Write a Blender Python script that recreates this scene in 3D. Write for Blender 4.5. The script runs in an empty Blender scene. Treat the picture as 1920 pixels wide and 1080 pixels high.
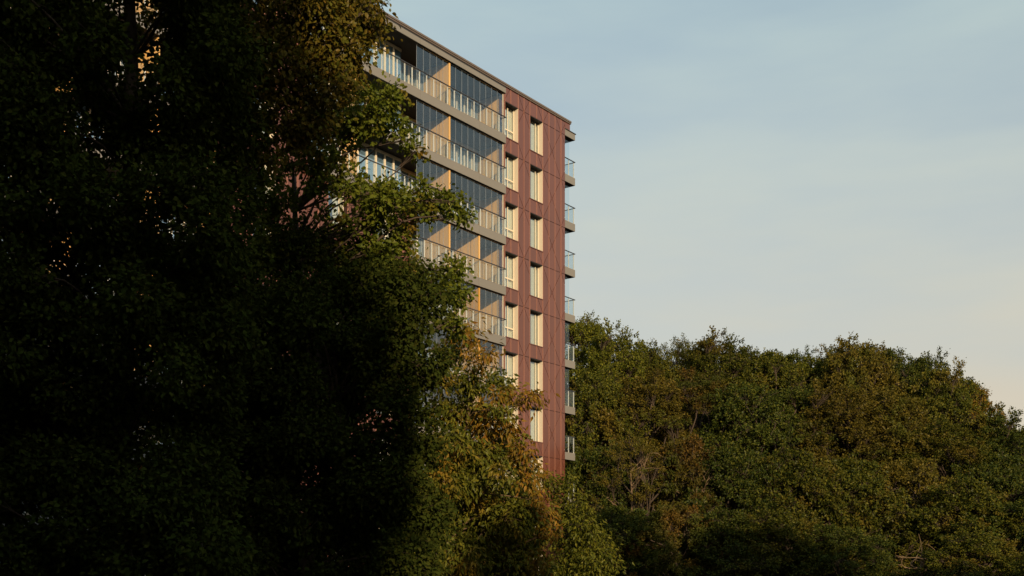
import bpy, math, random
import numpy as np
from mathutils import Vector, Matrix

R = math.radians
SC = bpy.context.scene
COL = SC.collection

# ------------------------------------------------------------------ camera
F_PX, CX, HOR = 2133.0, 960.0, 1093.0          # focal length, centre and horizon in photo pixels
EYE = 1.6
cam_d = bpy.data.cameras.new('camera')
cam_d.lens, cam_d.sensor_width = 40.0, 36.0
cam_d.shift_y = (HOR - 540.0) / 1920.0
cam_d.clip_end = 6000
cam = bpy.data.objects.new('camera', cam_d)
cam.location = (0, 0, EYE)
cam.rotation_euler = (R(90), 0, 0)
COL.objects.link(cam)
SC.camera = cam

# ------------------------------------------------------------------ sky, sun, exposure
SUN_AZ_VEC = Vector((0.301, -0.954, 0)).normalized()
SUN_EL = R(15.2)
SUN = (SUN_AZ_VEC * math.cos(SUN_EL) + Vector((0, 0, math.sin(SUN_EL)))).normalized()
world = bpy.data.worlds.new('World')
SC.world = world
world.use_nodes = True
wn, wl = world.node_tree.nodes, world.node_tree.links
wn.clear()
wout = wn.new('ShaderNodeOutputWorld')
wbg = wn.new('ShaderNodeBackground')
wbg.inputs['Strength'].default_value = 0.15
sky = wn.new('ShaderNodeTexSky')
sky.sky_type = 'NISHITA'
sky.sun_disc = False
sky.sun_elevation = SUN_EL
sky.sun_rotation = math.atan2(SUN_AZ_VEC.x, SUN_AZ_VEC.y)
sky.altitude = 50
sky.air_density = 1.0
sky.dust_density = 2.2
sky.ozone_density = 1.0
# a thin even veil of high cloud: less saturated sky, with faint streaks
tc = wn.new('ShaderNodeTexCoord')
mp = wn.new('ShaderNodeMapping')
mp.inputs['Scale'].default_value = (1.6, 1.6, 7.0)
mp.inputs['Rotation'].default_value = (0.0, R(6), 0.0)
wl.new(tc.outputs['Generated'], mp.inputs['Vector'])
nz = wn.new('ShaderNodeTexNoise')
nz.inputs['Scale'].default_value = 2.2
nz.inputs['Detail'].default_value = 5
nz.inputs['Roughness'].default_value = 0.5
wl.new(mp.outputs['Vector'], nz.inputs['Vector'])
mr = wn.new('ShaderNodeMapRange')
mr.inputs['From Min'].default_value = 0.3
mr.inputs['From Max'].default_value = 0.7
mr.inputs['To Min'].default_value = 0.52
mr.inputs['To Max'].default_value = 0.76
wl.new(nz.outputs['Fac'], mr.inputs['Value'])
# the veil thickens evenly towards the horizon all round
sp = wn.new('ShaderNodeSeparateXYZ')
wl.new(tc.outputs['Generated'], sp.inputs['Vector'])
el = wn.new('ShaderNodeMapRange')
el.interpolation_type = 'SMOOTHSTEP'
el.inputs['From Min'].default_value = 0.0
el.inputs['From Max'].default_value = 0.55
el.inputs['To Min'].default_value = 0.36
el.inputs['To Max'].default_value = 0.0
wl.new(sp.outputs['Z'], el.inputs['Value'])
sm = wn.new('ShaderNodeMath')
sm.operation = 'ADD'
wl.new(el.outputs['Result'], sm.inputs[0])
wl.new(mr.outputs['Result'], sm.inputs[1])
vc = wn.new('ShaderNodeMix')
vc.data_type = 'RGBA'
el2 = wn.new('ShaderNodeMapRange')
el2.inputs['From Min'].default_value = 0.08
el2.inputs['From Max'].default_value = 0.50
wl.new(sp.outputs['Z'], el2.inputs['Value'])
wl.new(el2.outputs['Result'], vc.inputs['Factor'])
vc.inputs[6].default_value = (3.40, 2.95, 2.32, 1)
vc.inputs[7].default_value = (2.35, 3.0, 2.85, 1)
veil = wn.new('ShaderNodeMix')
veil.data_type = 'RGBA'
wl.new(sm.outputs[0], veil.inputs['Factor'])
wl.new(sky.outputs['Color'], veil.inputs[6])
wl.new(vc.outputs[2], veil.inputs[7])
cl2 = wn.new('ShaderNodeMapRange')          # faint streaks of high cloud
cl2.inputs['From Min'].default_value = 0.3
cl2.inputs['From Max'].default_value = 0.7
cl2.inputs['To Min'].default_value = 0.98
cl2.inputs['To Max'].default_value = 1.09
wl.new(nz.outputs['Fac'], cl2.inputs['Value'])
cls = wn.new('ShaderNodeVectorMath')
cls.operation = 'SCALE'
wl.new(veil.outputs[2], cls.inputs[0])
wl.new(cl2.outputs['Result'], cls.inputs['Scale'])
wl.new(cls.outputs['Vector'], wbg.inputs['Color'])
wl.new(wbg.outputs['Background'], wout.inputs['Surface'])

sun_d = bpy.data.lights.new('sun', 'SUN')
sun_d.energy = 4.2
sun_d.angle = R(0.6)
sun_d.color = (1.0, 0.77, 0.50)
sun = bpy.data.objects.new('sun', sun_d)
sun.rotation_euler = SUN.to_track_quat('Z', 'Y').to_euler()
sun.location = (20, -30, 60)
COL.objects.link(sun)

vs = SC.view_settings
vs.view_transform = 'Standard'
vs.look = 'None'
vs.exposure = 0.35
vs.gamma = 1.0
vs.use_curve_mapping = False
SC.cycles.max_bounces = 6
SC.cycles.diffuse_bounces = 2
SC.cycles.glossy_bounces = 3
SC.cycles.transmission_bounces = 4
SC.cycles.transparent_max_bounces = 12
SC.cycles.caustics_reflective = False
SC.cycles.caustics_refractive = False

rng = np.random.default_rng(7)
random.seed(7)


def at(px, py, Y):
    """point at distance Y seen at photo pixel px, py"""
    return np.array([(px - CX) / F_PX * Y, Y, EYE + (HOR - py) / F_PX * Y])


# ------------------------------------------------------------------ materials
def mat(name):
    m = bpy.data.materials.new(name)
    m.use_nodes = True
    nt = m.node_tree
    return m, nt.nodes, nt.links, nt.nodes['Principled BSDF']


def simple(name, col, rough=0.6, metal=0.0, var=0.12, scale=3.0, stretch=(1, 1, 1), bump=0.0, spec=0.4):
    """principled with soft procedural tone variation and fine relief"""
    m, n, l, p = mat(name)
    p.inputs['Roughness'].default_value = rough
    p.inputs['Metallic'].default_value = metal
    p.inputs['Specular IOR Level'].default_value = spec
    t = n.new('ShaderNodeTexCoord')
    g = n.new('ShaderNodeMapping')
    g.inputs['Scale'].default_value = stretch
    l.new(t.outputs['Object'], g.inputs['Vector'])
    z = n.new('ShaderNodeTexNoise')
    z.inputs['Scale'].default_value = scale
    z.inputs['Detail'].default_value = 6
    l.new(g.outputs['Vector'], z.inputs['Vector'])
    oi = n.new('ShaderNodeObjectInfo')
    ad = n.new('ShaderNodeMath')
    ad.operation = 'MULTIPLY_ADD'
    l.new(oi.outputs['Random'], ad.inputs[0])
    ad.inputs[1].default_value = 0.5
    l.new(z.outputs['Fac'], ad.inputs[2])
    r = n.new('ShaderNodeMapRange')
    r.inputs['From Min'].default_value = 0.25
    r.inputs['From Max'].default_value = 1.25
    r.inputs['To Min'].default_value = 1 - var
    r.inputs['To Max'].default_value = 1 + var
    l.new(ad.outputs[0], r.inputs['Value'])
    mx = n.new('ShaderNodeVectorMath')
    mx.operation = 'SCALE'
    mx.inputs[0].default_value = col
    l.new(r.outputs['Result'], mx.inputs['Scale'])
    l.new(mx.outputs['Vector'], p.inputs['Base Color'])
    if bump:
        b = n.new('ShaderNodeBump')
        b.inputs['Strength'].default_value = bump
        b.inputs['Distance'].default_value = 0.02
        l.new(z.outputs['Fac'], b.inputs['Height'])
        l.new(b.outputs['Normal'], p.inputs['Normal'])
    return m


def glass(name, tint, refl):
    m, n, l, p = mat(name)
    n.remove(p)
    out = n['Material Output']
    tr = n.new('ShaderNodeBsdfTransparent')
    tr.inputs['Color'].default_value = (*tint, 1)
    gl = n.new('ShaderNodeBsdfGlossy')
    gl.inputs['Roughness'].default_value = 0.03
    gl.inputs['Color'].default_value = (0.85, 0.94, 1, 1)
    fr = n.new('ShaderNodeLayerWeight')
    fr.inputs['Blend'].default_value = 0.5
    pw = n.new('ShaderNodeMath')
    pw.operation = 'POWER'
    l.new(fr.outputs['Facing'], pw.inputs[0])
    pw.inputs[1].default_value = 4.0
    ml = n.new('ShaderNodeMath')
    ml.operation = 'MULTIPLY_ADD'
    ml.inputs[1].default_value = 0.4
    ml.inputs[2].default_value = refl
    ml.use_clamp = True
    l.new(pw.outputs[0], ml.inputs[0])
    mx = n.new('ShaderNodeMixShader')
    l.new(ml.outputs[0], mx.inputs['Fac'])
    l.new(tr.outputs[0], mx.inputs[1])
    l.new(gl.outputs[0], mx.inputs[2])
    l.new(mx.outputs[0], out.inputs['Surface'])
    return m


def leafmat(name, cols, trans=0.25, patch=None, patch_scale=0.5, patch_at=0.6, gloss=0.006):
    """leaf: colour varies leaf by leaf (islands), plus optional drifts of another colour"""
    m, n, l, p = mat(name)
    n.remove(p)
    out = n['Material Output']
    ge = n.new('ShaderNodeNewGeometry')
    cr = n.new('ShaderNodeValToRGB')
    e = cr.color_ramp.elements
    while len(e) < len(cols):
        e.new(0.5)
    for i, c in enumerate(cols):
        e[i].position = i / max(1, len(cols) - 1)
        e[i].color = (*c, 1)
    l.new(ge.outputs['Random Per Island'], cr.inputs['Fac'])
    colour = cr.outputs['Color']
    if patch:
        t = n.new('ShaderNodeTexCoord')
        z = n.new('ShaderNodeTexNoise')
        z.inputs['Scale'].default_value = patch_scale
        z.inputs['Detail'].default_value = 3
        l.new(t.outputs['Object'], z.inputs['Vector'])
        r = n.new('ShaderNodeMapRange')
        r.inputs['From Min'].default_value = patch_at - 0.08
        r.inputs['From Max'].default_value = patch_at + 0.08
        l.new(z.outputs['Fac'], r.inputs['Value'])
        mx = n.new('ShaderNodeMix')
        mx.data_type = 'RGBA'
        l.new(r.outputs['Result'], mx.inputs['Factor'])
        l.new(colour, mx.inputs[6])
        mx.inputs[7].default_value = (*patch, 1)
        colour = mx.outputs[2]
    oi = n.new('ShaderNodeObjectInfo')
    hs = n.new('ShaderNodeHueSaturation')
    rv = n.new('ShaderNodeMapRange')
    rv.inputs['To Min'].default_value = 0.85
    rv.inputs['To Max'].default_value = 1.15
    l.new(oi.outputs['Random'], rv.inputs['Value'])
    l.new(rv.outputs['Result'], hs.inputs['Value'])
    l.new(colour, hs.inputs['Color'])
    d = n.new('ShaderNodeBsdfDiffuse')
    l.new(hs.outputs['Color'], d.inputs['Color'])
    tl = n.new('ShaderNodeBsdfTranslucent')
    l.new(hs.outputs['Color'], tl.inputs['Color'])
    m1 = n.new('ShaderNodeMixShader')
    m1.inputs['Fac'].default_value = trans
    l.new(d.outputs[0], m1.inputs[1])
    l.new(tl.outputs[0], m1.inputs[2])
    g = n.new('ShaderNodeBsdfGlossy')
    g.inputs['Roughness'].default_value = 0.42
    g.inputs['Color'].default_value = (1, 1, 1, 1)
    m2 = n.new('ShaderNodeMixShader')
    m2.inputs['Fac'].default_value = gloss
    l.new(m1.outputs[0], m2.inputs[1])
    l.new(g.outputs[0], m2.inputs[2])
    l.new(m2.outputs[0], out.inputs['Surface'])
    return m


M = {
    'cladding': simple('red_cladding', (0.118, 0.038, 0.022), 0.36, 0, 0.17, 1.6, (1.6, 1, .25), 0.04, spec=0.55),
    'glazing_edge': simple('grey_glazing_edge', (0.30, 0.33, 0.36), 0.4, 0.3, 0.05),
    'lit_joint': simple('lit_joint_edge', (0.40, 0.18, 0.115), 0.4, 0.2, 0.05),
    'backing': simple('dark_backing', (0.035, 0.014, 0.011), 0.9),
    'fascia': simple('grey_fascia', (0.18, 0.166, 0.145), 0.5, 0, 0.06, 2.0, (.2, 1, 1), 0.03),
    'soffit_and_shade': simple('charcoal_soffit_and_shade', (0.028, 0.028, 0.03), 0.85, 0, 0.1),
    'coping': simple('brown_coping', (0.13, 0.10, 0.08), 0.45, 0.1, 0.08, 2.0, (.2, 1, 1)),
    'timber': simple('pale_timber', (0.66, 0.39, 0.135), 0.6, 0, 0.16, 6.0, (7, 7, .35), 0.1),
    'timber_gold': simple('golden_timber', (0.52, 0.26, 0.04), 0.6, 0, 0.12, 6.0, (7, 7, .35), 0.1),
    'cream': simple('cream_reveal', (0.60, 0.52, 0.40), 0.5, 0, 0.05),
    'frame': simple('pale_frame', (0.66, 0.57, 0.42), 0.4, 0, 0.05),
    'curtain': simple('cream_curtain', (0.72, 0.66, 0.50), 0.85, 0, 0.14, 5.0, (9, 9, .25)),
    'wall': simple('slate_render', (0.38, 0.50, 0.58), 0.8, 0, 0.05),
    'rail': simple('charcoal_rail', (0.06, 0.06, 0.065), 0.35, 0.5, 0.05),
    'post': simple('pale_aluminium_post', (0.70, 0.66, 0.58), 0.35, 0.2, 0.05),
    'interior': simple('dim_interior', (0.10, 0.09, 0.08), 0.9),
    'concrete': simple('concrete', (0.25, 0.23, 0.2), 0.9, 0, 0.15, 1.0, (1, 1, 1), 0.1),
    'glass': glass('clear_glass', (0.93, 0.96, 0.97), 0.04),
    'glazing': glass('blue_grey_glazing', (0.94, 0.96, 0.98), 0.075),
    'pane': glass('window_pane', (0.90, 0.94, 0.95), 0.17),
    'darkpane': glass('coated_window_pane', (0.85, 0.9, 0.93), 0.25),
    'bark': simple('grey_brown_bark', (0.055, 0.037, 0.023), 0.9, 0, 0.35, 4.0, (3, 3, .5), 0.6),
    'palebark': simple('pale_bark', (0.14, 0.09, 0.046), 0.85, 0, 0.3, 4.0, (3, 3, .5), 0.5),
    'soil': simple('leaf_litter_ground', (0.045, 0.04, 0.022), 0.95, 0, 0.5, 0.3, (1, 1, 1), 0.5),
}
cp = M['cladding'].node_tree.nodes['Principled BSDF']
cp.inputs['Coat Weight'].default_value = 0.35
cp.inputs['Coat IOR'].default_value = 1.5
cp.inputs['Coat Roughness'].default_value = 0.14
LM = {
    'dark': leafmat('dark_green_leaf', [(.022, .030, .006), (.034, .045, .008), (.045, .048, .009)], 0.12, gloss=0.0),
    'bronze': leafmat('bronze_olive_leaf', [(.085, .070, .009), (.12, .085, .011), (.08, .085, .010), (.15, .085, .012)], 0.22),
    'oak': leafmat('oak_green_leaf', [(.060, .080, .009), (.085, .105, .011), (.115, .122, .013), (.07, .09, .01)], 0.25,
                   (.20, .10, .015), 0.9, 0.66),
    'maple_green': leafmat('soft_green_leaf', [(.045, .055, .008), (.085, .095, .012), (.15, .14, .016)], 0.28, (.21, .13, .016), 0.8, 0.60),
    'maple_gold': leafmat('golden_autumn_leaf', [(.09, .085, .012), (.19, .11, .014), (.26, .14, .017), (.14, .10, .014), (.20, .085, .012), (.10, .09, .013)], 0.3),
    'hill_green': leafmat('wood_green_leaf', [(.022, .030, .005), (.048, .055, .007), (.115, .105, .012)], 0.12, (.11, .078, .011), 0.35, 0.6),
    'hill_light': leafmat('wood_light_green_leaf', [(.04, .05, .006), (.075, .082, .009), (.14, .13, .014)], 0.15),
    'hill_dark': leafmat('wood_dark_green_leaf', [(.018, .028, .005), (.036, .048, .008), (.085, .085, .011)], 0.1),
    'hill_bronze': leafmat('wood_bronze_leaf', [(.040, .036, .006), (.075, .060, .009), (.13, .095, .012)], 0.15, (.06, .066, .009), 0.3, 0.6),
    'hill_red': leafmat('wood_russet_leaf', [(.05, .032, .007), (.09, .048, .010), (.13, .075, .012)], 0.15, (.05, .056, .009), 0.4, 0.48),
    'hill_gold': leafmat('wood_golden_leaf', [(.18, .115, .014), (.21, .125, .015), (.13, .10, .012)], 0.25),
}


# ------------------------------------------------------------------ object helpers
def tag(o, label=None, cat=None, group=None, kind=None):
    if label: o['label'] = label
    if cat: o['category'] = cat
    if group: o['group'] = group
    if kind: o['kind'] = kind
    return o


def empty(name, loc=(0, 0, 0), rz=0.0, parent=None):
    o = bpy.data.objects.new(name, None)
    o.location = loc
    o.rotation_euler = (0, 0, rz)
    o.empty_display_size = 0.3
    COL.objects.link(o)
    o.parent = parent
    return o


def link(name, me, parent=None, loc=None, m=None):
    o = bpy.data.objects.new(name, me)
    COL.objects.link(o)
    if parent is not None: o.parent = parent
    if loc is not None: o.location = loc
    if m is not None:
        o.material_slots[0].link = 'OBJECT'
        o.material_slots[0].material = m
    return o


class MB:
    """collects boxes and prisms, builds one mesh"""
    def __init__(self):
        self.v, self.f, self.mi = [], [], []

    def box(self, x0, x1, y0, y1, z0, z1, mi=0):
        b = len(self.v)
        self.v += [(x0, y0, z0), (x1, y0, z0), (x1, y1, z0), (x0, y1, z0), (x0, y0, z1), (x1, y0, z1), (x1, y1, z1), (x0, y1, z1)]
        for q in ((0, 3, 2, 1), (4, 5, 6, 7), (0, 1, 5, 4), (1, 2, 6, 5), (2, 3, 7, 6), (3, 0, 4, 7)):
            self.f.append(tuple(b + i for i in q))
            self.mi.append(mi)
        return self

    def prism(self, poly, y0, y1, mi=0):
        """poly: (x, z) points counter-clockwise seen from -y; from y0 (front) to y1"""
        b, n = len(self.v), len(poly)
        self.v += [(x, y0, z) for x, z in poly] + [(x, y1, z) for x, z in poly]
        self.f.append(tuple(range(b, b + n)))
        self.f.append(tuple(range(b + 2 * n - 1, b + n - 1, -1)))
        for i in range(n):
            j = (i + 1) % n
            self.f.append((b + i, b + n + i, b + n + j, b + j))
        self.mi += [mi] * (n + 2)
        return self

    def mesh(self, name, *mats):
        me = bpy.data.meshes.new(name)
        me.from_pydata(self.v, [], self.f)
        for m in mats: me.materials.append(m)
        if len(mats) > 1: me.polygons.foreach_set('material_index', self.mi)
        me.update()
        return me

    def build(self, name, m, parent=None, loc=None):
        ms = m if isinstance(m, (list, tuple)) else [m]
        return link(name, self.mesh(name, *ms), parent, loc)


def np_mesh(name, V, loops, starts, totals, m, smooth=True):
    me = bpy.data.meshes.new(name)
    me.vertices.add(len(V))
    me.vertices.foreach_set('co', np.asarray(V, np.float32).ravel())
    me.loops.add(len(loops))
    me.loops.foreach_set('vertex_index', np.asarray(loops, np.int32))
    me.polygons.add(len(starts))
    me.polygons.foreach_set('loop_start', np.asarray(starts, np.int32))
    me.polygons.foreach_set('loop_total', np.asarray(totals, np.int32))
    me.polygons.foreach_set('use_smooth', np.full(len(starts), smooth))
    me.materials.append(m)
    me.update(calc_edges=True)
    return me


# ------------------------------------------------------------------ terrain
def ground_h(x, y):
    h = 11.5 * np.exp(-((x - 15) / 27.0) ** 2 - ((y - 116) / 26.0) ** 2)
    h = h + 0.25 * np.sin(x * .21 + 1) * np.sin(y * .17) * np.clip((y - 10) / 30, 0, 1)
    return h


def build_ground():
    n = 120
    g = np.linspace(-1, 1, n)
    s = np.sign(g) * (np.abs(g) ** 2.6)
    X, Y = np.meshgrid(s * 2500 + 10, s * 2500 + 60)
    Z = ground_h(X, Y)
    V = np.stack([X.ravel(), Y.ravel(), Z.ravel()], 1)
    i = np.arange((n - 1) * (n - 1))
    r, c = i // (n - 1), i % (n - 1)
    a = r * n + c
    loops = np.stack([a, a + 1, a + n + 1, a + n], 1).ravel()
    me = np_mesh('ground', V, loops, np.arange(len(a)) * 4, np.full(len(a), 4), M['soil'])
    tag(link('ground', me), kind='structure')


build_ground()

# ------------------------------------------------------------------ apartment building
# local frame: x along the facade (away from the viewer), -y out of the facade, z up
P0 = (3.43, 73.55, 0.0)
ROT = math.atan2(0.804, 0.595)
bld = empty('apartment_building', P0, ROT)
tag(bld, 'ten storey apartment block with red panel cladding and long glazed balconies above the trees', 'apartment building')

STOREYS = 10
HEAD, SILL, SOFFIT, FLOOR = 30.55, 28.43, 30.68, 28.18      # top storey levels; each storey 3 m lower
BACK = 1.50                                                # balcony back wall
UE = -7.10                                                 # right end of the long balconies
UB = -15.0                                                 # left end of the lower balconies
UA = -22.5                                                 # left end of the upper three
UC, UD = -28.0, -41.0
FRONT = -0.55


def part(mb, name, m, parent=bld, loc=None):
    return mb.build(name, m, parent, loc)


part(MB().box(UD - 3, -0.25, BACK + .25, 14, 0, 31.2), 'core_wall', M['interior'])
part(MB().box(UD - 3, -0.02, 0.06, 14.2, 31.0, 31.46), 'roof', M['coping'])
cop = MB()
cop.box(UD - 3.05, 0.62, -0.10, 0.36, 31.50, 31.60)
cop.box(UD - 3.05, 0.62, -0.06, 0.36, 31.42, 31.497)
part(cop, 'coping', M['coping'])
part(MB().box(0.0, 0.57, 0.06, 14, 30.96, 31.417), 'parapet_return', M['cladding'])
part(MB().box(-0.245, 0.0, 0.37, 14, 0, 30.99), 'end_wall', M['cladding'])

JOINTS = [-7.10, -6.49, -5.89, -5.13, -4.53, -3.91, -3.175, -2.51, -1.83, -1.16, -0.48, 0.0]
W1 = (-6.49, -5.13)
W2 = (-3.91, -2.51)
LJ = [UA, -21.8, -21.15, -20.5, -19.75, -19.0, -18.35, -17.7, -16.95, -16.2, -15.6, UB]       # lower left cladding
LW = [(-21.15, -19.75), (-17.7, -16.2)]
CJ = [UC, -27.3, -26.65, -26.0, -25.25, -24.5, -23.85, -23.15, UA]
CW = [(-26.0, -24.5)]
VX0, PER = -4.53, 2.03                                     # lattice of diagonal joints


def split(poly, a, b, c):
    """split a convex (x,z) polygon by a*x+b*z=c"""
    lo, hi = [], []
    n = len(poly)
    for i in range(n):
        p, q = poly[i], poly[(i + 1) % n]
        dp, dq = a * p[0] + b * p[1] - c, a * q[0] + b * q[1] - c
        if abs(dp) < 1e-6: dp = 0.0
        if abs(dq) < 1e-6: dq = 0.0
        if dp <= 0: lo.append(p)
        if dp >= 0: hi.append(p)
        if dp * dq < 0:
            t = dp / (dp - dq)
            r = (p[0] + (q[0] - p[0]) * t, p[1] + (q[1] - p[1]) * t)
            lo.append(r); hi.append(r)
    return [s for s in (lo, hi) if len(s) > 2 and abs(area(s)) > 1e-4]


def area(poly):
    return 0.5 * sum(poly[i][0] * poly[(i + 1) % len(poly)][1] - poly[(i + 1) % len(poly)][0] * poly[i][1] for i in range(len(poly)))


def inset(poly, g):
    """move every edge of a convex polygon inwards by g"""
    if area(poly) < 0: poly = poly[::-1]
    out = poly
    n = len(poly)
    for i in range(n):
        p, q = poly[i], poly[(i + 1) % n]
        ex, ez = q[0] - p[0], q[1] - p[1]
        L = math.hypot(ex, ez)
        if L < 1e-6: continue
        nx, nz = -ez / L, ex / L
        c = nx * p[0] + nz * p[1] + g
        keep = []
        m = len(out)
        for j in range(m):
            a, b = out[j], out[(j + 1) % m]
            da, db = nx * a[0] + nz * a[1] - c, nx * b[0] + nz * b[1] - c
            if da >= 0: keep.append(a)
            if da * db < 0:
                t = da / (da - db)
                keep.append((a[0] + (b[0] - a[0]) * t, a[1] + (b[1] - a[1]) * t))
        out = keep
        if len(out) < 3: return []
    return out


def rects(joints, wins, k):
    """panel rectangles of storey k between two floor joints, window openings left out"""
    zt = HEAD - 3 * k + (0 if k else 0)
    for a, b in zip(joints[:-1], joints[1:]):
        inwin = any(a >= w[0] - .01 and b <= w[1] + .01 for w in wins)
        lo = zt - 3.0
        if inwin:
            yield (a, b, lo, SILL - 3 * k - .03)
        else:
            yield (a, b, max(lo, 0.1), zt)


backing = MB()
pieces = []


def clad(joints, wins, storeys, parapet=True):
    for k in storeys:
        for a, b, z0, z1 in rects(joints, wins, k):
            if z1 - z0 < .05: continue
            backing.box(a, b, 0.04, 0.34, max(0, z0), z1)
            pieces.append((a, b, max(0.1, z0), z1, k))
    if parapet:
        for a, b in zip(joints[:-1], joints[1:]):
            backing.box(a, b, 0.04, 0.34, HEAD, 31.0)
            pieces.append((a, b, HEAD, 31.40, -1))


clad(JOINTS, [W1, W2], range(STOREYS))
clad(LJ, LW, range(3, STOREYS), False)
clad(CJ, CW, range(STOREYS))
tag(part(backing, 'backing_wall', M['backing']), kind='stuff')
part(MB().box(0.001, 0.57, 0.0, 0.055, 30.96, 31.41), 'cladding_panel', M['cladding'])

rest = MB()
made = 0
cells = []
for a, b, z0, z1, k in pieces:
    polys = [[(a, z0), (b, z0), (b, z1), (a, z1)]]
    sl = 3.0 / PER
    for s in (sl, -sl):
        for i in range(-24, 25):
            # z - zj = s*(x - xv)
            for jj in ((k, k + 1) if k >= 0 else (0,)):
                pass
            xv = VX0 + i * PER
            c = HEAD - s * xv
            new = []
            for p in polys:
                new += split(p, -s, 1.0, c)
            polys = new
    for p in polys:
        q = inset(p, 0.017)
        if len(q) > 2 and area(q) > 0.004:
            cells.append((q, k, a))
# the 285 panel pieces that show (upper storeys of the right bay first) are parts, the others one part
cells.sort(key=lambda c: (0 if c[2] >= UE - .01 else 1, c[1]))
for q, k, a in cells:
    if made < 285:
        part(MB().prism(q, 0.0 + random.uniform(-.002, .002), 0.035), 'cladding_panel', M['cladding'])
        made += 1
    else:
        rest.prism(q, 0.0, 0.035)
tag(part(rest, 'cladding', M['cladding']), kind='stuff')
for joints, wins, top, lowest in ((JOINTS, [W1, W2], 31.41, 0), (LJ, LW, HEAD - 9, 0), (CJ, CW, 31.41, 0)):
    for x in joints[1:-1]:
        inwin = any(w[0] + .01 < x < w[1] - .01 for w in wins)
        mb = MB()
        if not inwin:
            mb.box(x - .015, x + .015, -.012, .03, lowest + .1, top)
        else:
            if top > 31: mb.box(x - .015, x + .015, -.012, .03, HEAD + .02, top)
            for k in range(0 if top > 31 else 3, STOREYS):
                z0, z1 = max(.1, HEAD - 3 * k - 3.0 + .02), SILL - 3 * k - .06
                if z1 > z0: mb.box(x - .015, x + .015, -.012, .03, z0, z1)
        part(mb, 'lit_edge_strip', M['lit_joint'])  # pale strip paints the sunlit return edge of the next panel

# windows: mesh data made once per kind, then shared
def window_meshes(w, transom):
    h = HEAD - SILL
    d = {}
    d['jamb'] = MB().box(0, .03, .0, .34, 0, h - .035).mesh('jamb', M['cream'])
    d['jamb.001'] = MB().box(w - .03, w, .0, .34, 0, h - .035).mesh('jamb', M['cream'])
    d['shade_toned_lining'] = MB().box(0.002, w - .002, .005, .34, h - .032, h).mesh('shade_toned_lining', M['soffit_and_shade'])  # near-black colour stands in for the shade under the window head
    d['sill'] = MB().box(-.02, w + .02, -.04, .34, -.05, -.003).mesh('sill', M['cladding'])
    fr = MB().box(.033, .09, .30, .36, .0, h - .04).box(w - .09, w - .033, .30, .36, .0, h - .04)
    d['shade_toned_rail'] = MB().box(.093, w - .093, .30, .36, h - .12, h - .04).mesh('shade_toned_rail', M['soffit_and_shade'])  # top rail coloured dark to paint the head's shadow on the frame
    fr.box(.093, w - .093, .30, .36, 0, .06)
    if transom:
        fr.box(.093, w - .093, .302, .358, .62, .70)
        fr.box(w * .52 - .03, w * .52 + .03, .304, .356, .063, .617).box(w * .52 - .03, w * .52 + .03, .304, .356, .703, h - .123)
    else:
        fr.box(w * .74 - .02, w * .74 + .02, .304, .356, .063, h - .123)
    d['frame'] = fr.mesh('frame', M['frame'])
    d['pane'] = MB().box(.092, w - .092, .325, .335, .062, h - .122).mesh('pane', M['pane'])
    # pleated curtain
    x0 = .10 if transom else .76
    n = 22
    mb = MB()
    pts = [(x0 + (w + .14 - x0) * i / (2 * n), .45 + (.045 if i % 2 else 0) + .015 * math.sin(i * 1.7)) for i in range(2 * n + 1)]
    for (xa, ya), (xb, yb) in zip(pts[:-1], pts[1:]):
        b = len(mb.v)
        mb.v += [(xa, ya, .02), (xb, yb, .02), (xb, yb, h), (xa, ya, h)]
        mb.f.append((b, b + 1, b + 2, b + 3)); mb.mi.append(0)
    d['curtain'] = mb.mesh('curtain', M['curtain'])
    return d


WM = {True: window_meshes(W1[1] - W1[0], True), False: window_meshes(W2[1] - W2[0], False)}
WL = window_meshes(1.45, False)


def window(x, k, meshes):
    e = empty('window', (x, 0, SILL - 3 * k), 0, bld)
    for nm, me in meshes.items():
        link(nm.split('.')[0], me, e)


for k in range(STOREYS):
    window(W1[0], k, WM[True])
    window(W2[0], k, WM[False])
    if k >= 3:
        for w in LW: window(w[0], k, WL)
    for w in CW: window(w[0], k, WL)

# ---- long balconies
def boards(x, y0, y1, z0, z1, t=.09):
    mb = MB()
    n = max(1, int((y1 - y0) / .145))
    s = (y1 - y0) / n
    for i in range(n):
        mb.box(x - t / 2 + (.004 if i % 2 else 0), x + t / 2, y0 + i * s + .004, y0 + (i + 1) * s - .004, z0, z1)
    return mb


def back_wall(x0, x1, k, BACK=BACK):
    """render wall with full height windows and pale frames"""
    z0, z1 = FLOOR - 3 * k, SOFFIT - 3 * k
    w = part(MB().box(x0, x1, BACK + .06, BACK + .245, z0, z1 + .3), 'balcony_wall', M['wall'])
    n = max(1, int((x1 - x0) / 0.66))
    s = (x1 - x0) / n
    fr, pn, bl = MB(), MB(), MB()
    for i in range(n):
        a, b = x0 + i * s, x0 + (i + 1) * s
        fr.box(a, a + .11, BACK - .03, BACK + .055, z0 + .02, z1 - .02)
        fr.box(a + .113, b - .003, BACK - .02, BACK + .055, z0 + .02, z0 + .16)
        fr.box(a + .113, b - .003, BACK - .02, BACK + .055, z1 - .18, z1 - .02)
        pn.box(a + .113, b - .003, BACK + .01, BACK + .03, z0 + .163, z1 - .183)
    fr.build('window_frame', M['frame'], w)
    pn.build('pane', M['darkpane'], w)


slab_cache = {}


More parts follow.
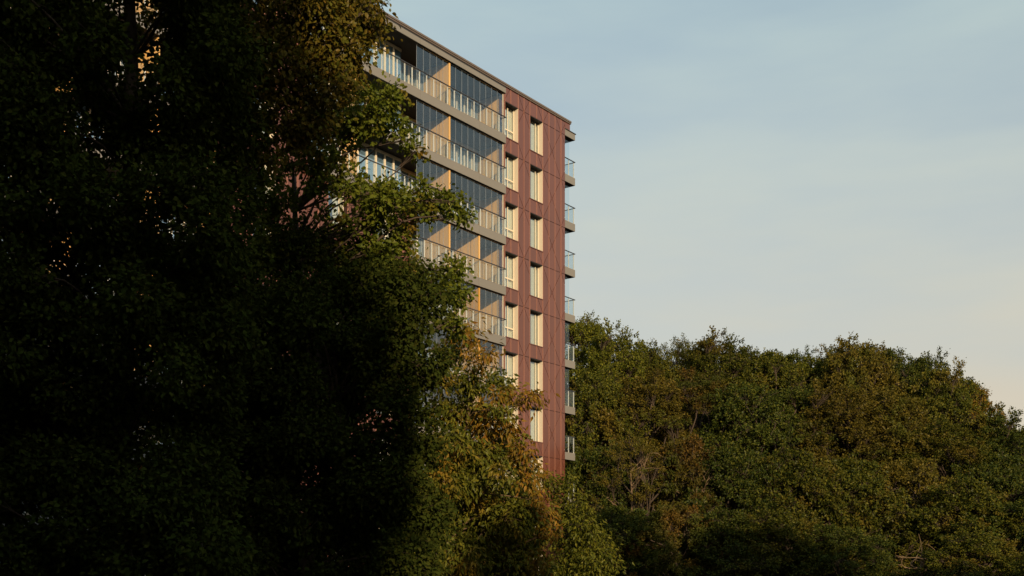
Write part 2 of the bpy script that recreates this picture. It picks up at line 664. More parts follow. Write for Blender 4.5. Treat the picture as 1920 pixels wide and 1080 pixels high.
def balcony(k, x0, x1, parts_at, glazed_from, roof=False):
    z0, z1 = SOFFIT - 3 * (k + 1), FLOOR - 3 * k
    e = empty('balcony', (0, 0, 0), 0, bld)
    MB().box(x0, x1 - .01, FRONT + .06, BACK + .05, z0 + .03, z1 - .012).build('slab', M['soffit_and_shade'], e)
    fb = MB()
    L = x1 - x0
    n = max(1, round(L / 2.6))
    for i in range(n):
        fb.box(x0 + L * i / n + .006, x0 + L * (i + 1) / n - .006, FRONT, FRONT + .057, z0, z1)
    fb.box(x1 - .009, x1 + .04, FRONT + .06, 0.0, z0, z1)
    fb.build('fascia', M['fascia'], e)
    rail = z1 + 1.07
    MB().box(x0, x1 + .02, FRONT - .01, FRONT + .05, rail - .045, rail).box(x1 - .03, x1 + .02, FRONT + .053, -.02, rail - .045, rail).build('handrail', M['rail'], e)
    n = max(1, round(L / .60))
    s = L / n
    for i in range(n + 1):
        x = x0 + i * s
        x = min(x, x1 - .03)
        pm = slab_cache.setdefault('post', MB().box(-.022, .022, 0, .05, 0, 1.02).mesh('post', M['post']))
        link('post', pm, e, (x, FRONT + .058, z1))
    gm = slab_cache.setdefault(round(s, 4), MB().box(.03, s - .03, .018, .03, .06, .99).mesh('balustrade_pane', M['glass']))
    for i in range(n):
        link('balustrade_pane', gm, e, (x0 + i * s, FRONT + .012, z1))
    MB().box(x1 - .012, x1, FRONT + .12, -.03, z1 + .03, rail - .05).build('balustrade_pane', M['glass'], e)
    # folding glazing above and behind the balustrade
    top = SOFFIT - 3 * k
    if glazed_from is not None:
        g0 = max(glazed_from, x0)
        n = max(1, round((x1 - .1 - g0) / .56))
        s = (x1 - .1 - g0) / n
        key = ('g', round(s, 4))
        gm = slab_cache.setdefault(key, MB().box(.008, s - .008, 0, .012, .05, top - z1 - .05).mesh('glazing_pane', M['glazing']))
        em = slab_cache.setdefault('edge', MB().box(-.004, .004, -.004, .016, .05, top - z1 - .05).mesh('glazing_edge', M['glazing_edge']))
        for i in range(n):
            link('glazing_pane', gm, e, (g0 + i * s, FRONT + .16, z1))
            link('glazing_edge', em, e, (g0 + i * s, FRONT + .16, z1))
        MB().box(x1 - .10, x1 - .088, FRONT + .18, 0.03, z1 + .05, top - .05).build('glazing_pane', M['glazing'], e)
        MB().box(x1 - .125, x1 - .085, FRONT + .14, FRONT + .178, z1 + .02, top - .02).build('corner_profile', M['frame'], e)
        MB().box(g0, x1 - .1, FRONT + .13, FRONT + .20, top - .045, top - .002).build('glazing_track', M['rail'], e)
    for x, gold in parts_at:
        pt = part(boards(x, FRONT + .22, BACK, z1 + .004, top - .004), 'partition', M['timber_gold' if gold else 'timber'])
        MB().box(x - .05, x + .05, FRONT + .13, FRONT + .217, z1 + .002, top - .05).build('edge_post', M['timber_gold' if gold else 'timber'], pt)


for k in range(STOREYS):
    z1, top = FLOOR - 3 * k, SOFFIT - 3 * k
    part(boards(UE + .03, 0.02, BACK, z1 + .004, top - .004, .12), 'timber_end_wall', M['timber'])
    part(MB().box(UE + .095, UE + .2, 0.345, BACK, max(0, z1 - .5), top), 'end_lining', M['wall'])
    if k < 3:
        balcony(k, UA, UE, [(-12.17, False), (-19.54, False)], -14.93)
        back_wall(UA, -14.95, k, 0.70)
        back_wall(-14.93, UE - .05, k)
    else:
        ps = [(-9.49, k == 4 or k == 5)]
        if k in (3,): ps.append((-12.17, False))
        balcony(k, UB, UE, ps, UB + .1)
        back_wall(UB + .1, UE - .05, k)
    balcony(k, UD, UC, [(-31.4, False), (-35.5, False), (-38.7, False)], None)
    back_wall(UD, UC - .05, k)
    part(boards(UC + .03, 0.02, BACK, z1 + .004, top - .004, .12), 'timber_end_wall', M['timber'])
# roof slabs over the top balconies
for a, b in ((UA, UE), (UD, UC)):
    part(MB().box(a, b - .01, FRONT + .06, BACK + .05, SOFFIT, 30.945), 'balcony_roof', M['soffit_and_shade'])
    fb = MB()
    n = round((b - a) / 2.6)
    for i in range(n):
        fb.box(a + (b - a) * i / n + .005, a + (b - a) * (i + 1) / n - .005, FRONT, FRONT + .057, SOFFIT - .02, SOFFIT + .27)
    fb.box(b - .009, b + .04, FRONT + .06, -.001, SOFFIT - .02, SOFFIT + .27)
    part(fb, 'roof_fascia', M['fascia'])
    part(MB().box(a, b, FRONT + .03, -0.11, SOFFIT + .272, SOFFIT + .36), 'roof_edge', M['soffit_and_shade'])

# ---- small balconies hung on the far end wall
for k in range(-1, STOREYS):
    z0, z1 = SOFFIT - 3 * (k + 1) - .08, FLOOR - 3 * k - .1
    if k == -1:
        z0, z1 = 30.56, 30.95
    e = empty('end_balcony', (0, 0, 0), 0, bld)
    MB().box(0.005, 1.14, 0.06, 3.4, z0 + .02, z1 - .01).build('slab', M['soffit_and_shade'], e)
    MB().box(0.004, 1.18, 0.0, .057, z0, z1).box(1.143, 1.18, .06, 3.4, z0, z1).build('fascia', M['fascia'], e)
    if k == -1:
        MB().box(0.004, 1.24, -.04, 3.45, z1 + .002, z1 + .05).build('roof_sheet', M['soffit_and_shade'], e)
        continue
    rail = z1 + 1.07
    MB().box(0.01, 1.20, -.01, .05, rail - .04, rail).box(1.14, 1.20, .053, 3.4, rail - .04, rail).build('handrail', M['rail'], e)
    for x, y in ((.04, .06), (.52, .06), (1.12, .06), (1.12, 1.2), (1.12, 2.3), (1.12, 3.35)):
        link('post', slab_cache['post'], e, (x, y, z1))
    for a, b in ((.07, .49), (.55, 1.09)):
        MB().box(a, b, .018, .03, z1 + .05, rail - .05).build('balustrade_pane', M['glass'], e)
    for a, b in ((.13, 1.18), (1.28, 2.28), (2.38, 3.3)):
        MB().box(1.145, 1.157, a, b, z1 + .05, rail - .05).build('balustrade_pane', M['glass'], e)
    if k < 6:
        MB().box(.02, .78, .20, .212, z1 + .02, z1 + 2.45).build('glazing_pane', M['glass'], e)

# ------------------------------------------------------------------ trees
LEAF_SIMPLE = (np.array([(0, 0, 0), (-.32, .5, .10), (0, 1, -.06), (.32, .5, .10)]), [(0, 1, 2), (0, 2, 3)])
LEAF_OVAL = (np.array([(0, 0, 0), (-.25, .25, .07), (-.30, .58, .06), (0, 1, -.10), (.30, .58, .06), (.25, .25, .07), (0, .5, 0)]),
             [(0, 6, 1), (1, 6, 2), (2, 6, 3), (3, 6, 4), (4, 6, 5), (5, 6, 0)])
LEAF_OAK = (np.array([(0, 0, 0), (0, 1, -.08), (0, .5, 0),
                      (-.12, .12, .03), (-.26, .24, .06), (-.17, .36, .04), (-.36, .54, .08), (-.22, .66, .05), (-.28, .82, .04),
                      (.12, .12, .03), (.26, .24, .06), (.17, .36, .04), (.36, .54, .08), (.22, .66, .05), (.28, .82, .04)]),
            [(0, 5, 4, 3), (0, 2, 5), (2, 7, 6, 5), (2, 1, 8, 7), (0, 9, 10, 11), (0, 11, 2), (2, 11, 12, 13), (2, 13, 14, 1)])
LEAF_LONG = (np.array([(0, 0, 0), (-.20, .35, .05), (0, 1, -.16), (.20, .35, .05), (0, .5, -.02)]),
             [(0, 4, 1), (1, 4, 2), (2, 4, 3), (3, 4, 0)])


def unit(a):
    return a / np.maximum(np.linalg.norm(a, axis=-1, keepdims=True), 1e-9)


def leaves_mesh(name, P, T, N, S, leaf, m):
    tv, tf = leaf
    T = unit(T)
    N = unit(N - (N * T).sum(1, keepdims=True) * T)
    B = np.cross(T, N)
    k = len(tv)
    V = P[:, None, :] + S[:, None, None] * (tv[None, :, 0, None] * B[:, None, :] + tv[None, :, 1, None] * T[:, None, :] + tv[None, :, 2, None] * N[:, None, :])
    V = V.reshape(-1, 3)
    n = len(P)
    fl = np.concatenate([np.array(f) for f in tf])
    ft = np.array([len(f) for f in tf])
    loops = (np.arange(n)[:, None] * k + fl[None, :]).ravel()
    totals = np.tile(ft, n)
    starts = np.concatenate([[0], np.cumsum(totals)[:-1]])
    return np_mesh(name, V, loops, starts, totals, m, smooth=False)


class Wood:
    def __init__(self):
        self.V, self.L, self.n = [], [], 0

    def tube(self, pts, r0, r1, sides=6):
        pts = np.asarray(pts, float)
        n = len(pts)
        t = np.gradient(pts, axis=0)
        t = unit(t)
        ref = np.array([0.31, 0.17, 0.93]) if abs(t[0][2]) < .8 else np.array([.9, .3, .1])
        a = unit(np.cross(t, ref))
        b = np.cross(t, a)
        rad = r0 + (r1 - r0) * np.linspace(0, 1, n) ** .8
        ang = np.arange(sides) / sides * 2 * math.pi
        ring = pts[:, None, :] + rad[:, None, None] * (np.cos(ang)[None, :, None] * a[:, None, :] + np.sin(ang)[None, :, None] * b[:, None, :])
        self.V.append(ring.reshape(-1, 3))
        i = np.arange(n - 1)[:, None] * sides
        j = np.arange(sides)[None, :]
        j2 = (j + 1) % sides
        q = np.stack([i + j, i + j2, i + sides + j2, i + sides + j], -1).reshape(-1, 4) + self.n
        self.L.append(q)
        self.n += n * sides

    def mesh(self, name, m):
        V, q = np.concatenate(self.V), np.concatenate(self.L)
        return np_mesh(name, V, q.ravel(), np.arange(len(q)) * 4, np.full(len(q), 4), m)


def bend(p, q, n, amp, g, sag=0.0):
    """wandering path from p to q"""
    t = np.linspace(0, 1, n)[:, None]
    w = np.sin(t * math.pi)
    off = g.normal(size=(1, 3)) * amp * w + g.normal(size=(1, 3)) * amp * .5 * np.sin(t * 2 * math.pi)
    off[:, 2] += (sag * w[:, 0])
    return p + (q - p) * t + off


def fill_clump(c, rad, nleaf, size, g, wood, start, twig_r=.012, per=26, spread=.16, droop=.15, shell=.45):
    """twigs from the clump's heart to points in its volume, leaves gathered on the outer twigs"""
    ntw = max(4, int(nleaf / per))
    d = unit(g.normal(size=(ntw, 3)))
    rr = (shell + (1 - shell) * g.random((ntw, 1))) ** .6
    tips = c + d * rr * rad
    if wood is not None:
        for i in range(0, ntw, max(1, ntw // 14)):
            wood.tube(bend(start + (c - start) * g.random() * .9, tips[i], 5, np.linalg.norm(rad) * .08, g), twig_r, twig_r * .35, 4)
    idx = np.repeat(np.arange(ntw), per)
    along = 0.55 + .5 * g.random((len(idx), 1))
    P = c + (tips[idx] - c) * along + g.normal(size=(len(idx), 3)) * spread
    out = unit(P - c)
    T = out * .8 + g.normal(size=P.shape) * .6 + np.array([0, 0, -droop * 2])
    N = out * .55 + g.normal(size=P.shape) * .6 + np.array([0, 0, .4])
    S = size * (0.65 + .6 * g.random(len(P)))
    return P, T, N, S


def cat(ls):
    return [np.concatenate([l[i] for l in ls]) for i in range(4)]


# ---- near trees, built clump by clump
def near_tree(name, label, base, top, groups, leaf, size, seed, bark='bark', r0=.28, lean=0.3, lod=1.0, group=None, single=0, **kw):
    """groups: list of (part name, material, [(centre, radii, leaves)])"""
    g = np.random.default_rng(seed)
    base, top = np.array(base, float), np.array(top, float)
    root = empty(name, tuple(base))
    tag(root, label, 'tree', group)
    trunk = bend(np.zeros(3), top - base, 12, lean, g)
    tw = Wood()
    tw.tube(trunk, r0, r0 * .25, 10)
    link('trunk', tw.mesh('trunk', M[bark]), root)
    wood = Wood()
    total = sum(n for _, _, cl_ in groups for _, _, n in cl_)
    for pn, m, clumps in groups:
        ls = []
        for c, rad, n in clumps:
            c = np.array(c, float) - base
            rad = np.array(rad, float)
            below = np.clip((c[2] - np.linalg.norm(c[:2] - trunk[5][:2]) * g.uniform(.1, .5)) / max(.1, trunk[-1][2]), .12, .97)
            s = trunk[int(below * 11)]
            path = bend(s, c, 9, np.linalg.norm(c - s) * .06, g, sag=np.linalg.norm(c - s) * .05)
            lw = Wood()
            lw.tube(path, min(r0 * .3, .012 + .010 * np.linalg.norm(c - s)), .012, 6)
            link('limb', lw.mesh('limb', M[bark]), root)
            ls.append(fill_clump(c, rad, int(n * lod), size, g, wood, path[6], **kw))
        P, T, N, S = cat(ls)
        n_one = int(single * len(P) / total)
        if n_one:
            # the leaves that show largest towards the viewer are parts of their own
            eye = unit(np.array([0, 0, EYE]) - (P + base))
            shown = S * (0.35 + np.abs((unit(N) * eye).sum(1))) * (1 - .06 * (P[:, 1] - P[:, 1].min()))
            inpic = (base[2] + P[:, 2]) < EYE + HOR / F_PX * (P[:, 1] + base[1])
            pick = np.argsort(-shown * inpic)[:n_one]
            one = bpy.data.meshes.new('leaf')
            one.from_pydata([tuple(v) for v in leaf[0]], [], leaf[1])
            one.materials.append(m)
            for i in pick:
                t = unit(T[i]); nn = unit(N[i] - (N[i] @ t) * t); b = np.cross(t, nn)
                o = link('leaf', one, root)
                mt = np.eye(4)
                mt[:3, 0], mt[:3, 1], mt[:3, 2], mt[:3, 3] = b * S[i], t * S[i], nn * S[i], P[i]
                o.matrix_local = Matrix(mt.tolist())
            keep = np.ones(len(P), bool); keep[pick] = False
            P, T, N, S = P[keep], T[keep], N[keep], S[keep]
        me = leaves_mesh(pn, P, T, N, S, leaf, m)
        tag(link(pn, me, root), kind='stuff')
    tag(link('twigs', wood.mesh('twigs', M[bark]), root), kind='stuff')
    return root


def px_clumps(lst, Y, dens, depth=1.0, flat=.85, jit=1.2, seed=1):
    """lst: (px, py, r px); dens: leaves per square metre of clump section"""
    g = np.random.default_rng(seed)
    out = []
    for px, py, r in lst:
        y = Y + g.uniform(-jit, jit)
        c = at(px, py, y)
        rm = r / F_PX * y
        out.append((c, (rm, rm * depth, rm * flat), max(60, int(dens * math.pi * rm * rm))))
    return out


def px_fill(x0, x1, y0, y1, step, r, seed, keep=lambda x, y: True):
    g = np.random.default_rng(seed)
    out = []
    y = y0
    row = 0
    while y <= y1:
        x = x0 + (step / 2 if row % 2 else 0)
        while x <= x1:
            a, b = x + g.uniform(-.35, .35) * step, y + g.uniform(-.35, .35) * step
            if keep(a, b): out.append((a, b, r * g.uniform(.8, 1.25)))
            x += step
        y += step * .9
        row += 1
    return out


# 1 the dark tree filling the left edge
def keep1(x, y):
    return not (180 < x < 318 and 10 < y < 130)
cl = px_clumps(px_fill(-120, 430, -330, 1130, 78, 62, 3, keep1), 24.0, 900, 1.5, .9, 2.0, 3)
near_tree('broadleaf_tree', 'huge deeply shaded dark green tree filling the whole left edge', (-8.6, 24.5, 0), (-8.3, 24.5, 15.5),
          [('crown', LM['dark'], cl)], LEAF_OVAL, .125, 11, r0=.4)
# 2 bronze crown at the top
b2 = [(380, 150, 55), (350, 200, 45), (420, 190, 50), (470, 150, 55), (440, 240, 40), (470, 265, 32), (500, 285, 22), (512, 300, 12),
      (520, 110, 60), (560, 60, 60), (540, 170, 40), (600, 30, 60), (610, 100, 60), (660, 40, 50), (688, 30, 33), (702, 52, 20), (650, 100, 50),
      (672, 95, 22), (590, 160, 50), (630, 160, 42), (645, 130, 32), (235, 62, 26), (290, 30, 30), (205, 90, 20), (480, 60, 60), (420, 80, 60), (560, -20, 70), (650, -20, 60), (460, -10, 70),
      (500, 210, 40), (350, 60, 60), (395, 20, 60), (550, 230, 50), (600, 220, 40), (700, 5, 25)]
cl = px_clumps(b2, 27.0, 680, 1.1, .9, .8, 5)
near_tree('beech_tree', 'tall bronze leaved tree whose lit crown covers the roof corner at the top', (-9.3, 28.0, 0), (-6.2, 27.6, 14.6),
          [('crown', LM['bronze'], cl)], LEAF_OVAL, .125, 12, r0=.26, single=280, droop=.3)
# 3 the oak
o3 = [(684, 186, 33), (722, 190, 32), (742, 180, 15), (690, 225, 44), (732, 240, 34), (762, 262, 20), (780, 285, 11), (640, 220, 50), (655, 262, 26),
      (600, 290, 40), (655, 352, 18), (690, 372, 36), (728, 378, 38), (772, 380, 34), (812, 380, 30), (832, 376, 20), (852, 378, 12), (862, 408, 9), (872, 404, 5), (736, 348, 16),
      (722, 362, 20), (790, 356, 13), (704, 405, 34), (752, 410, 30), (796, 402, 18), (748, 452, 30), (722, 470, 26), (716, 490, 34), (768, 496, 18), (740, 525, 44), (780, 534, 24), (822, 516, 13), (846, 502, 12), (864, 500, 6),
      (798, 562, 17), (836, 548, 11), (748, 575, 38), (700, 560, 52), (812, 602, 14), (650, 520, 36), (690, 455, 16), (600, 500, 26), (640, 575, 50), (560, 545, 44), (580, 600, 55), (756, 634, 36), (735, 640, 58),
      (570, 250, 50), (510, 330, 30), (500, 400, 44), (490, 480, 55), (460, 330, 50), (555, 372, 16), (616, 432, 14), (590, 350, 12), (528, 372, 26), (562, 432, 20), (612, 345, 18), (655, 408, 20), (548, 300, 30), (590, 318, 22), (628, 470, 28), (606, 395, 10), (640, 436, 12), (540, 480, 34), (582, 465, 16), (672, 330, 14), (630, 310, 20), (852, 562, 7), (870, 546, 6), (856, 556, 10), (846, 600, 12), (842, 590, 8), (850, 628, 14), (860, 612, 6), (850, 520, 12)]
cl = px_clumps(o3, 31.0, 560, 1.0, .66, 1.3, 6)
near_tree('oak_tree', 'green oak reaching its lobed leafy branches across the balconies', (-6.6, 32.0, 0), (-6.1, 31.8, 13.0),
          [('crown', LM['oak'], cl)], LEAF_OAK, .138, 13, r0=.24, single=290, spread=.13)
# 4 dark undergrowth tree between
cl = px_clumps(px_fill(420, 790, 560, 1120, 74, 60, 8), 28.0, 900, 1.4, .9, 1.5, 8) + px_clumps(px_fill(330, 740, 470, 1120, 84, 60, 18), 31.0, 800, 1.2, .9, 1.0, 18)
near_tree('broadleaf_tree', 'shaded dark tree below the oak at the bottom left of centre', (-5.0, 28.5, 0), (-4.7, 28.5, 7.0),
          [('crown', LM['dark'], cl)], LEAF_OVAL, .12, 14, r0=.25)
# 5 autumn maple in front of the building's foot
gold = [(878, 632, 30), (905, 662, 24), (888, 690, 18), (935, 742, 14), (985, 742, 18), (1000, 745, 9), (915, 790, 34), (950, 800, 26), (985, 845, 24), (960, 850, 22), (1000, 880, 20), (985, 905, 16),
        (1005, 935, 20), (1025, 965, 22), (1035, 995, 22), (1020, 1050, 18), (640, 935, 22), (655, 955, 14)]
green = [(845, 665, 36), (820, 700, 44), (870, 720, 38), (925, 715, 28), (955, 730, 26), (860, 780, 46), (825, 770, 44), (940, 770, 20), (850, 840, 60), (905, 850, 48), (880, 900, 64), (830, 900, 55), (940, 890, 34), (800, 840, 40),
         (850, 970, 70), (920, 960, 60), (960, 970, 50), (800, 990, 60), (870, 1040, 70), (960, 1040, 60), (780, 1060, 60), (1000, 1070, 50), (770, 930, 40), (985, 1020, 36), (905, 770, 26), (930, 820, 30), (975, 880, 26), (990, 960, 28), (1005, 1000, 26), (940, 765, 22), (970, 825, 18), (895, 720, 22)]
near_tree('maple_tree', 'maple turning gold and orange in front of the foot of the red cladding', (-1.6, 36.5, 0), (-1.2, 36.0, 8.2),
          [('crown', LM['maple_green'], px_clumps(green, 35.0, 400, 1.1, .62, 1.3, 9) + px_clumps(px_fill(790, 985, 840, 1100, 66, 48, 41), 37.5, 600, 1.1, .85, .6, 42)),
           ('autumn_foliage', LM['maple_gold'], px_clumps(gold, 34.4, 420, 1.1, .7, .7, 10))], LEAF_LONG, .19, 15, r0=.2, single=290, droop=.45, bark='palebark')
# 6 small olive tree at bottom centre
s6 = [(1040, 915, 26), (1065, 905, 20), (1020, 900, 16), (1075, 945, 28), (1050, 960, 30), (1095, 985, 34), (1075, 1010, 36), (1120, 1020, 30), (1110, 1055, 40), (1070, 1060, 44), (1145, 1060, 22), (1040, 1080, 40), (1135, 1040, 24), (1100, 1090, 40)]
near_tree('young_tree', 'small olive green tree at the bottom beside the building corner', (2.0, 42.5, 0), (2.1, 42.2, 5.0),
          [('crown', LM['hill_light'], px_clumps(s6, 42.0, 620, 1.2, .85, .8, 16))], LEAF_LONG, .16, 16, r0=.1, single=120, droop=.4)


# ---- the wood on the hill: a few full trees built once, then copied
def wood_tree_data(seed, H, CR, nclump, nleaf, size, sparse=False, low=.16):
    g = np.random.default_rng(seed)
    trunk = bend(np.zeros(3), np.array([g.normal() * .5, g.normal() * .5, H * .9]), 12, .35, g)
    tw, wood = Wood(), Wood()
    tw.tube(trunk, .26, .05, 8)
    ls = []
    for i in range(nclump):
        u = (i + .5) / nclump
        zf = low + (1 - low) * (u ** .85)
        prof = math.sin(math.pi * min(1, max(0.02, (zf - low) / (1 - low) * .86 + .12))) ** .65
        a = i * 2.399 + g.uniform(-.4, .4)
        rr = CR * prof * (g.uniform(.55, 1.0))
        c = np.array([math.cos(a) * rr, math.sin(a) * rr, H * zf * g.uniform(.94, 1.03)])
        s = trunk[int(np.clip((zf - .22) * .95, .12, .95) * 11)]
        path = bend(s, c, 8, np.linalg.norm(c - s) * .09, g, sag=.1)
        wood.tube(path, .035 + .022 * np.linalg.norm(c - s) * .6, .02, 5)
        r = CR * g.uniform(.22, .38) * (0.8 if sparse else 1)
        ls.append(fill_clump(c, np.array([r, r, r * g.uniform(.6, .9)]), int(nleaf / nclump * g.uniform(.7, 1.3)), size, g, wood, path[5], .018, 30, .10, .2, .4))
    return tw.mesh('trunk', M['bark']), wood.mesh('branches', M['bark']), leaves_mesh('crown', *cat(ls), LEAF_SIMPLE, LM['hill_green'])


VAR = [wood_tree_data(21, 14, 4.6, 60, 52000, .19),
       wood_tree_data(22, 15, 4.0, 54, 64000, .15),
       wood_tree_data(23, 12, 5.0, 62, 56000, .19),
       wood_tree_data(24, 15, 4.2, 48, 36000, .17, True),
       wood_tree_data(25, 13, 4.6, 36, 18000, .14, True),
       wood_tree_data(26, 14, 4.6, 70, 60000, .34),  # opaque crown shaped to block sun, only for the added unseen trees
       wood_tree_data(27, 8, 4.4, 50, 46000, .18, False, .03),
       wood_tree_data(28, 7, 4.0, 40, 34000, .16, True, .02)]
VH = [14, 15, 12, 15, 13, 14, 8, 7]
VR = [4.6 + 1.2, 4.0 + 1.1, 5.0 + 1.3, 4.2 + 1, 4.6 + 1, 4.6 + 1.2, 5.5, 4.9]


def wood_tree(px, top, Y, cr, var, colour, label, name='broadleaf_tree', bark='bark', group='trees of the wooded hill', world=None):
    if world is None:
        p = at(px, top, Y)
        x, y, zt = p
    else:
        x, y, zt = world
    gh = float(ground_h(np.float64(x), np.float64(y))) - .15
    h = zt - gh
    if h < 10.5 and var in (0, 1, 2): var = 6
    if h < 10.5 and var in (3, 4): var = 7
    root = empty(name, (x, y, gh), random.uniform(0, 6.28))
    s = cr * 1.18 / VR[var]
    root.scale = (s, s, h / (VH[var] * 1.06))
    tag(root, label, 'tree', group)
    t, b, c = VAR[var]
    link('trunk', t, root, m=M[bark])
    tag(link('branches', b, root, m=M[bark]), kind='stuff')
    tag(link('crown', c, root, m=LM[colour]), kind='stuff')
    return root


HILL = [
    # skyline
    (1092, 578, 100, 4.6, 1, 'hill_light', 'light green tree top peeping out right behind the end balconies'),
    (1150, 612, 95, 5.0, 0, 'hill_light', 'yellow green tree on the skyline next right of the building'),
    (1215, 646, 98, 4.6, 2, 'hill_green', 'low green tree filling the skyline dip between the yellow green tree and the feathery one'),
    (1262, 622, 104, 3.6, 4, 'hill_green', 'thin feathery tree spiking above the skyline dip'),
    (1345, 626, 100, 5.4, 0, 'hill_green', 'rounded green tree at the highest part of the middle skyline'),
    (1440, 655, 102, 5.4, 2, 'hill_green', 'broad green tree with a flat top along the middle skyline'),
    (1530, 658, 104, 5.0, 1, 'hill_light', 'lighter green tree in the skyline just left of the bronze hump'),
    (1605, 636, 100, 5.6, 2, 'hill_bronze', 'bronze olive tree forming the high hump of the right skyline'),
    (1695, 648, 103, 5.0, 3, 'hill_dark', 'dark loose tree with open sprays against the sky right of the bronze hump'),
    (1768, 682, 98, 4.8, 0, 'hill_green', 'green tree where the skyline starts falling to the right'),
    (1822, 714, 100, 4.2, 3, 'hill_gold', 'thin golden feathery tree standing out against the right sky'),
    (1868, 774, 96, 5.4, 0, 'hill_dark', 'dark green tree on the falling skyline near the right edge'),
    (1945, 815, 92, 5.4, 0, 'hill_dark', 'dark tree cut off by the right edge of the view'),
    (1300, 642, 106, 4.4, 0, 'hill_green', 'bushy green tree between the feathery tree and the rounded tree on the skyline'),
    (1392, 644, 104, 4.4, 1, 'hill_green', 'green tree in the skyline between the rounded tree and the flat topped one'),
    (1487, 657, 106, 4.4, 0, 'hill_dark', 'dark green tree in the skyline right of the flat topped one'),
    (1568, 650, 106, 4.2, 0, 'hill_green', 'green tree tucked against the left side of the bronze hump'),
    (1652, 645, 106, 4.4, 0, 'hill_bronze', 'smaller bronze tree on the right shoulder of the bronze hump'),
    (1732, 662, 104, 4.6, 0, 'hill_dark', 'dark green tree between the loose dark tree and the falling skyline'),
    (1798, 704, 102, 4.6, 2, 'hill_green', 'broad green tree left of the golden feathery one on the falling skyline'),
    (1905, 800, 98, 5.0, 2, 'hill_green', 'green tree filling the falling skyline by the right edge'),
    # middle slope
    (1120, 700, 88, 4.6, 2, 'hill_green', 'green tree beside the end balconies halfway up the building'),
    (1205, 690, 88, 5.0, 3, 'hill_bronze', 'brown tinged open tree below the yellow green skyline tree'),
    (1305, 685, 90, 4.8, 3, 'hill_red', 'russet half bare tree below the rounded skyline tree'),
    (1395, 715, 87, 5.2, 0, 'hill_dark', 'dark green tree in mid slope right of the russet one'),
    (1485, 715, 90, 5.2, 1, 'hill_dark', 'narrow dark tree in mid slope left of the bronze mass'),
    (1570, 725, 88, 5.4, 0, 'hill_bronze', 'bronze tree in mid slope below the skyline hump'),
    (1665, 730, 90, 5.8, 2, 'hill_bronze', 'broad bronze tree spreading under the dark loose skyline tree'),
    (1765, 780, 87, 5.0, 1, 'hill_green', 'green tree in mid slope below the golden feathery one'),
    (1860, 850, 84, 5.2, 2, 'hill_dark', 'deep green tree in mid slope near the right edge'),
    # lower slope
    (1115, 840, 78, 4.4, 0, 'hill_dark', 'dark tree hugging the lower end balconies'),
    (1195, 810, 76, 4.2, 4, 'hill_bronze', 'open tree with bare tan limbs low beside the building'),
    (1290, 820, 77, 4.6, 3, 'hill_red', 'russet tree with bare limbs low in the wood'),
    (1385, 840, 75, 4.6, 0, 'hill_dark', 'dark green tree low in the wood right of the low russet one'),
    (1490, 850, 74, 4.8, 2, 'hill_green', 'green tree low in the middle of the wood'),
    (1590, 860, 75, 4.8, 1, 'hill_green', 'narrow green tree low in the wood left of the shaded hollow'),
    (1700, 860, 78, 5.0, 3, 'hill_bronze', 'olive open tree low in the wood above the pale bare limbs'),
    (1810, 905, 74, 4.8, 0, 'hill_green', 'green tree low in the wood toward the right corner'),
    (1905, 940, 72, 4.8, 2, 'hill_dark', 'dark green tree in the bottom right corner'),
    # foot of the slope
    (1165, 950, 66, 3.6, 2, 'hill_dark', 'dark bushy tree at the foot of the wood beside the small olive tree', 'bush'),
    (1265, 945, 64, 3.4, 3, 'hill_red', 'russet bushy growth at the foot of the wood', 'bush'),
    (1360, 960, 64, 3.6, 0, 'hill_dark', 'dark bush at the foot of the wood between russet and green growth', 'bush'),
    (1460, 960, 63, 3.6, 2, 'hill_green', 'green bush at the foot of the wood in the middle', 'bush'),
    (1570, 985, 62, 3.4, 0, 'hill_dark', 'dark bush at the foot of the wood left of the pale bare limbs', 'bush'),
    (1830, 1000, 62, 3.6, 1, 'hill_green', 'green bush at the bottom edge right of the pale bare limbs', 'bush'),
]
for hrow in HILL:
    wood_tree(*hrow)

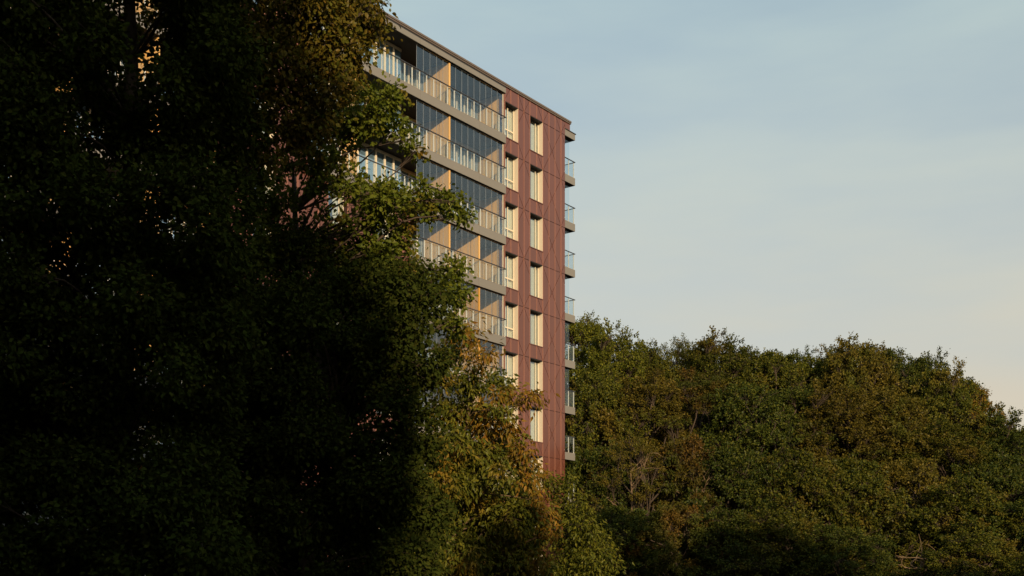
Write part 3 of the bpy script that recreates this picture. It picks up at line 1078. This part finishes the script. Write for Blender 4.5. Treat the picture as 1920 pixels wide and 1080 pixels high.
# bare-limbed tree, lower right
def bare_tree(px, base_py, Y, top_py, seed, label, n=7):
    g = np.random.default_rng(seed)
    p = at(px, top_py, Y)
    gh = float(ground_h(p[0], p[1]))
    root = empty('bare_tree', (p[0], p[1], gh))
    tag(root, label, 'tree')
    H = p[2] - gh
    trunk = bend(np.zeros(3), np.array([g.normal() * .4, 0, H * .62]), 10, .25, g)
    tw = Wood(); tw.tube(trunk, .13, .06, 8)
    link('trunk', tw.mesh('trunk', M['palebark']), root)
    for i in range(n):
        w = Wood()
        s = trunk[int(g.uniform(5, 9.9))]
        a = g.uniform(0, 6.28)
        L = g.uniform(1.2, 2.6)
        q = s + np.array([math.cos(a) * L * .9, math.sin(a) * L * .5 - .3, L * g.uniform(.3, 1.0)])
        path = bend(s, q, 9, L * .14, g)
        w.tube(path, .05, .012, 6)
        for j in range(3):
            s2 = path[int(g.uniform(3, 8))]
            w.tube(bend(s2, s2 + g.normal(size=3) * np.array([.7, .5, .6]) + np.array([0, 0, .3]), 6, .12, g), .028, .007, 5)
        link('limb', w.mesh('limb', M['palebark']), root)


bare_tree(1735, 1080, 63.0, 1000, 31, 'tree with pale bare limbs in the shaded hollow at the lower right')
bare_tree(1172, 1080, 75.5, 745, 32, 'tan limbed bare tree leaning in the wood just right of the building', 9)
bare_tree(1300, 1080, 75.2, 760, 33, 'tan bare forked tree among the low russet growth', 9)

# ---- unseen trees added behind and beside the viewer to shade what is in view
SHADE = [(5.6, -19, 30, 5.2, 5), (5.5, -6, 17, 3.4, 3), (3.4, -9, 26.5, 5.4, 5), (-5, -8, 26, 6.5, 5), (-12, -5, 25, 6.5, 5), (-16, 3, 23, 6.0, 5), (-19, 12, 22, 6.0, 5), (-2, -18, 28, 7.5, 5), (-14, -16, 28, 7.5, 5), (-20, 22, 22, 6, 5), (-2, -30, 30, 8, 5),
         (9.3, 5, 12.5, 4.2, 3), (13, -3, 13, 4.5, 2), (18, 19, 22.5, 5.6, 3), (24, 26, 15, 6.4, 2), (32, 30, 11, 7.0, 2), (38, 38, 11, 7.0, 0), (45, 46, 11, 7.2, 0), (52, 52, 11, 7.2, 2), (60, 60, 11, 7.2, 0)]
for x, y, z, r, v in SHADE:
    wood_tree(0, 0, 0, r, v, 'hill_dark', 'unseen tree added beside or behind the viewer to cast shade', group='unseen shade trees added around the viewer', world=(x, y, z))
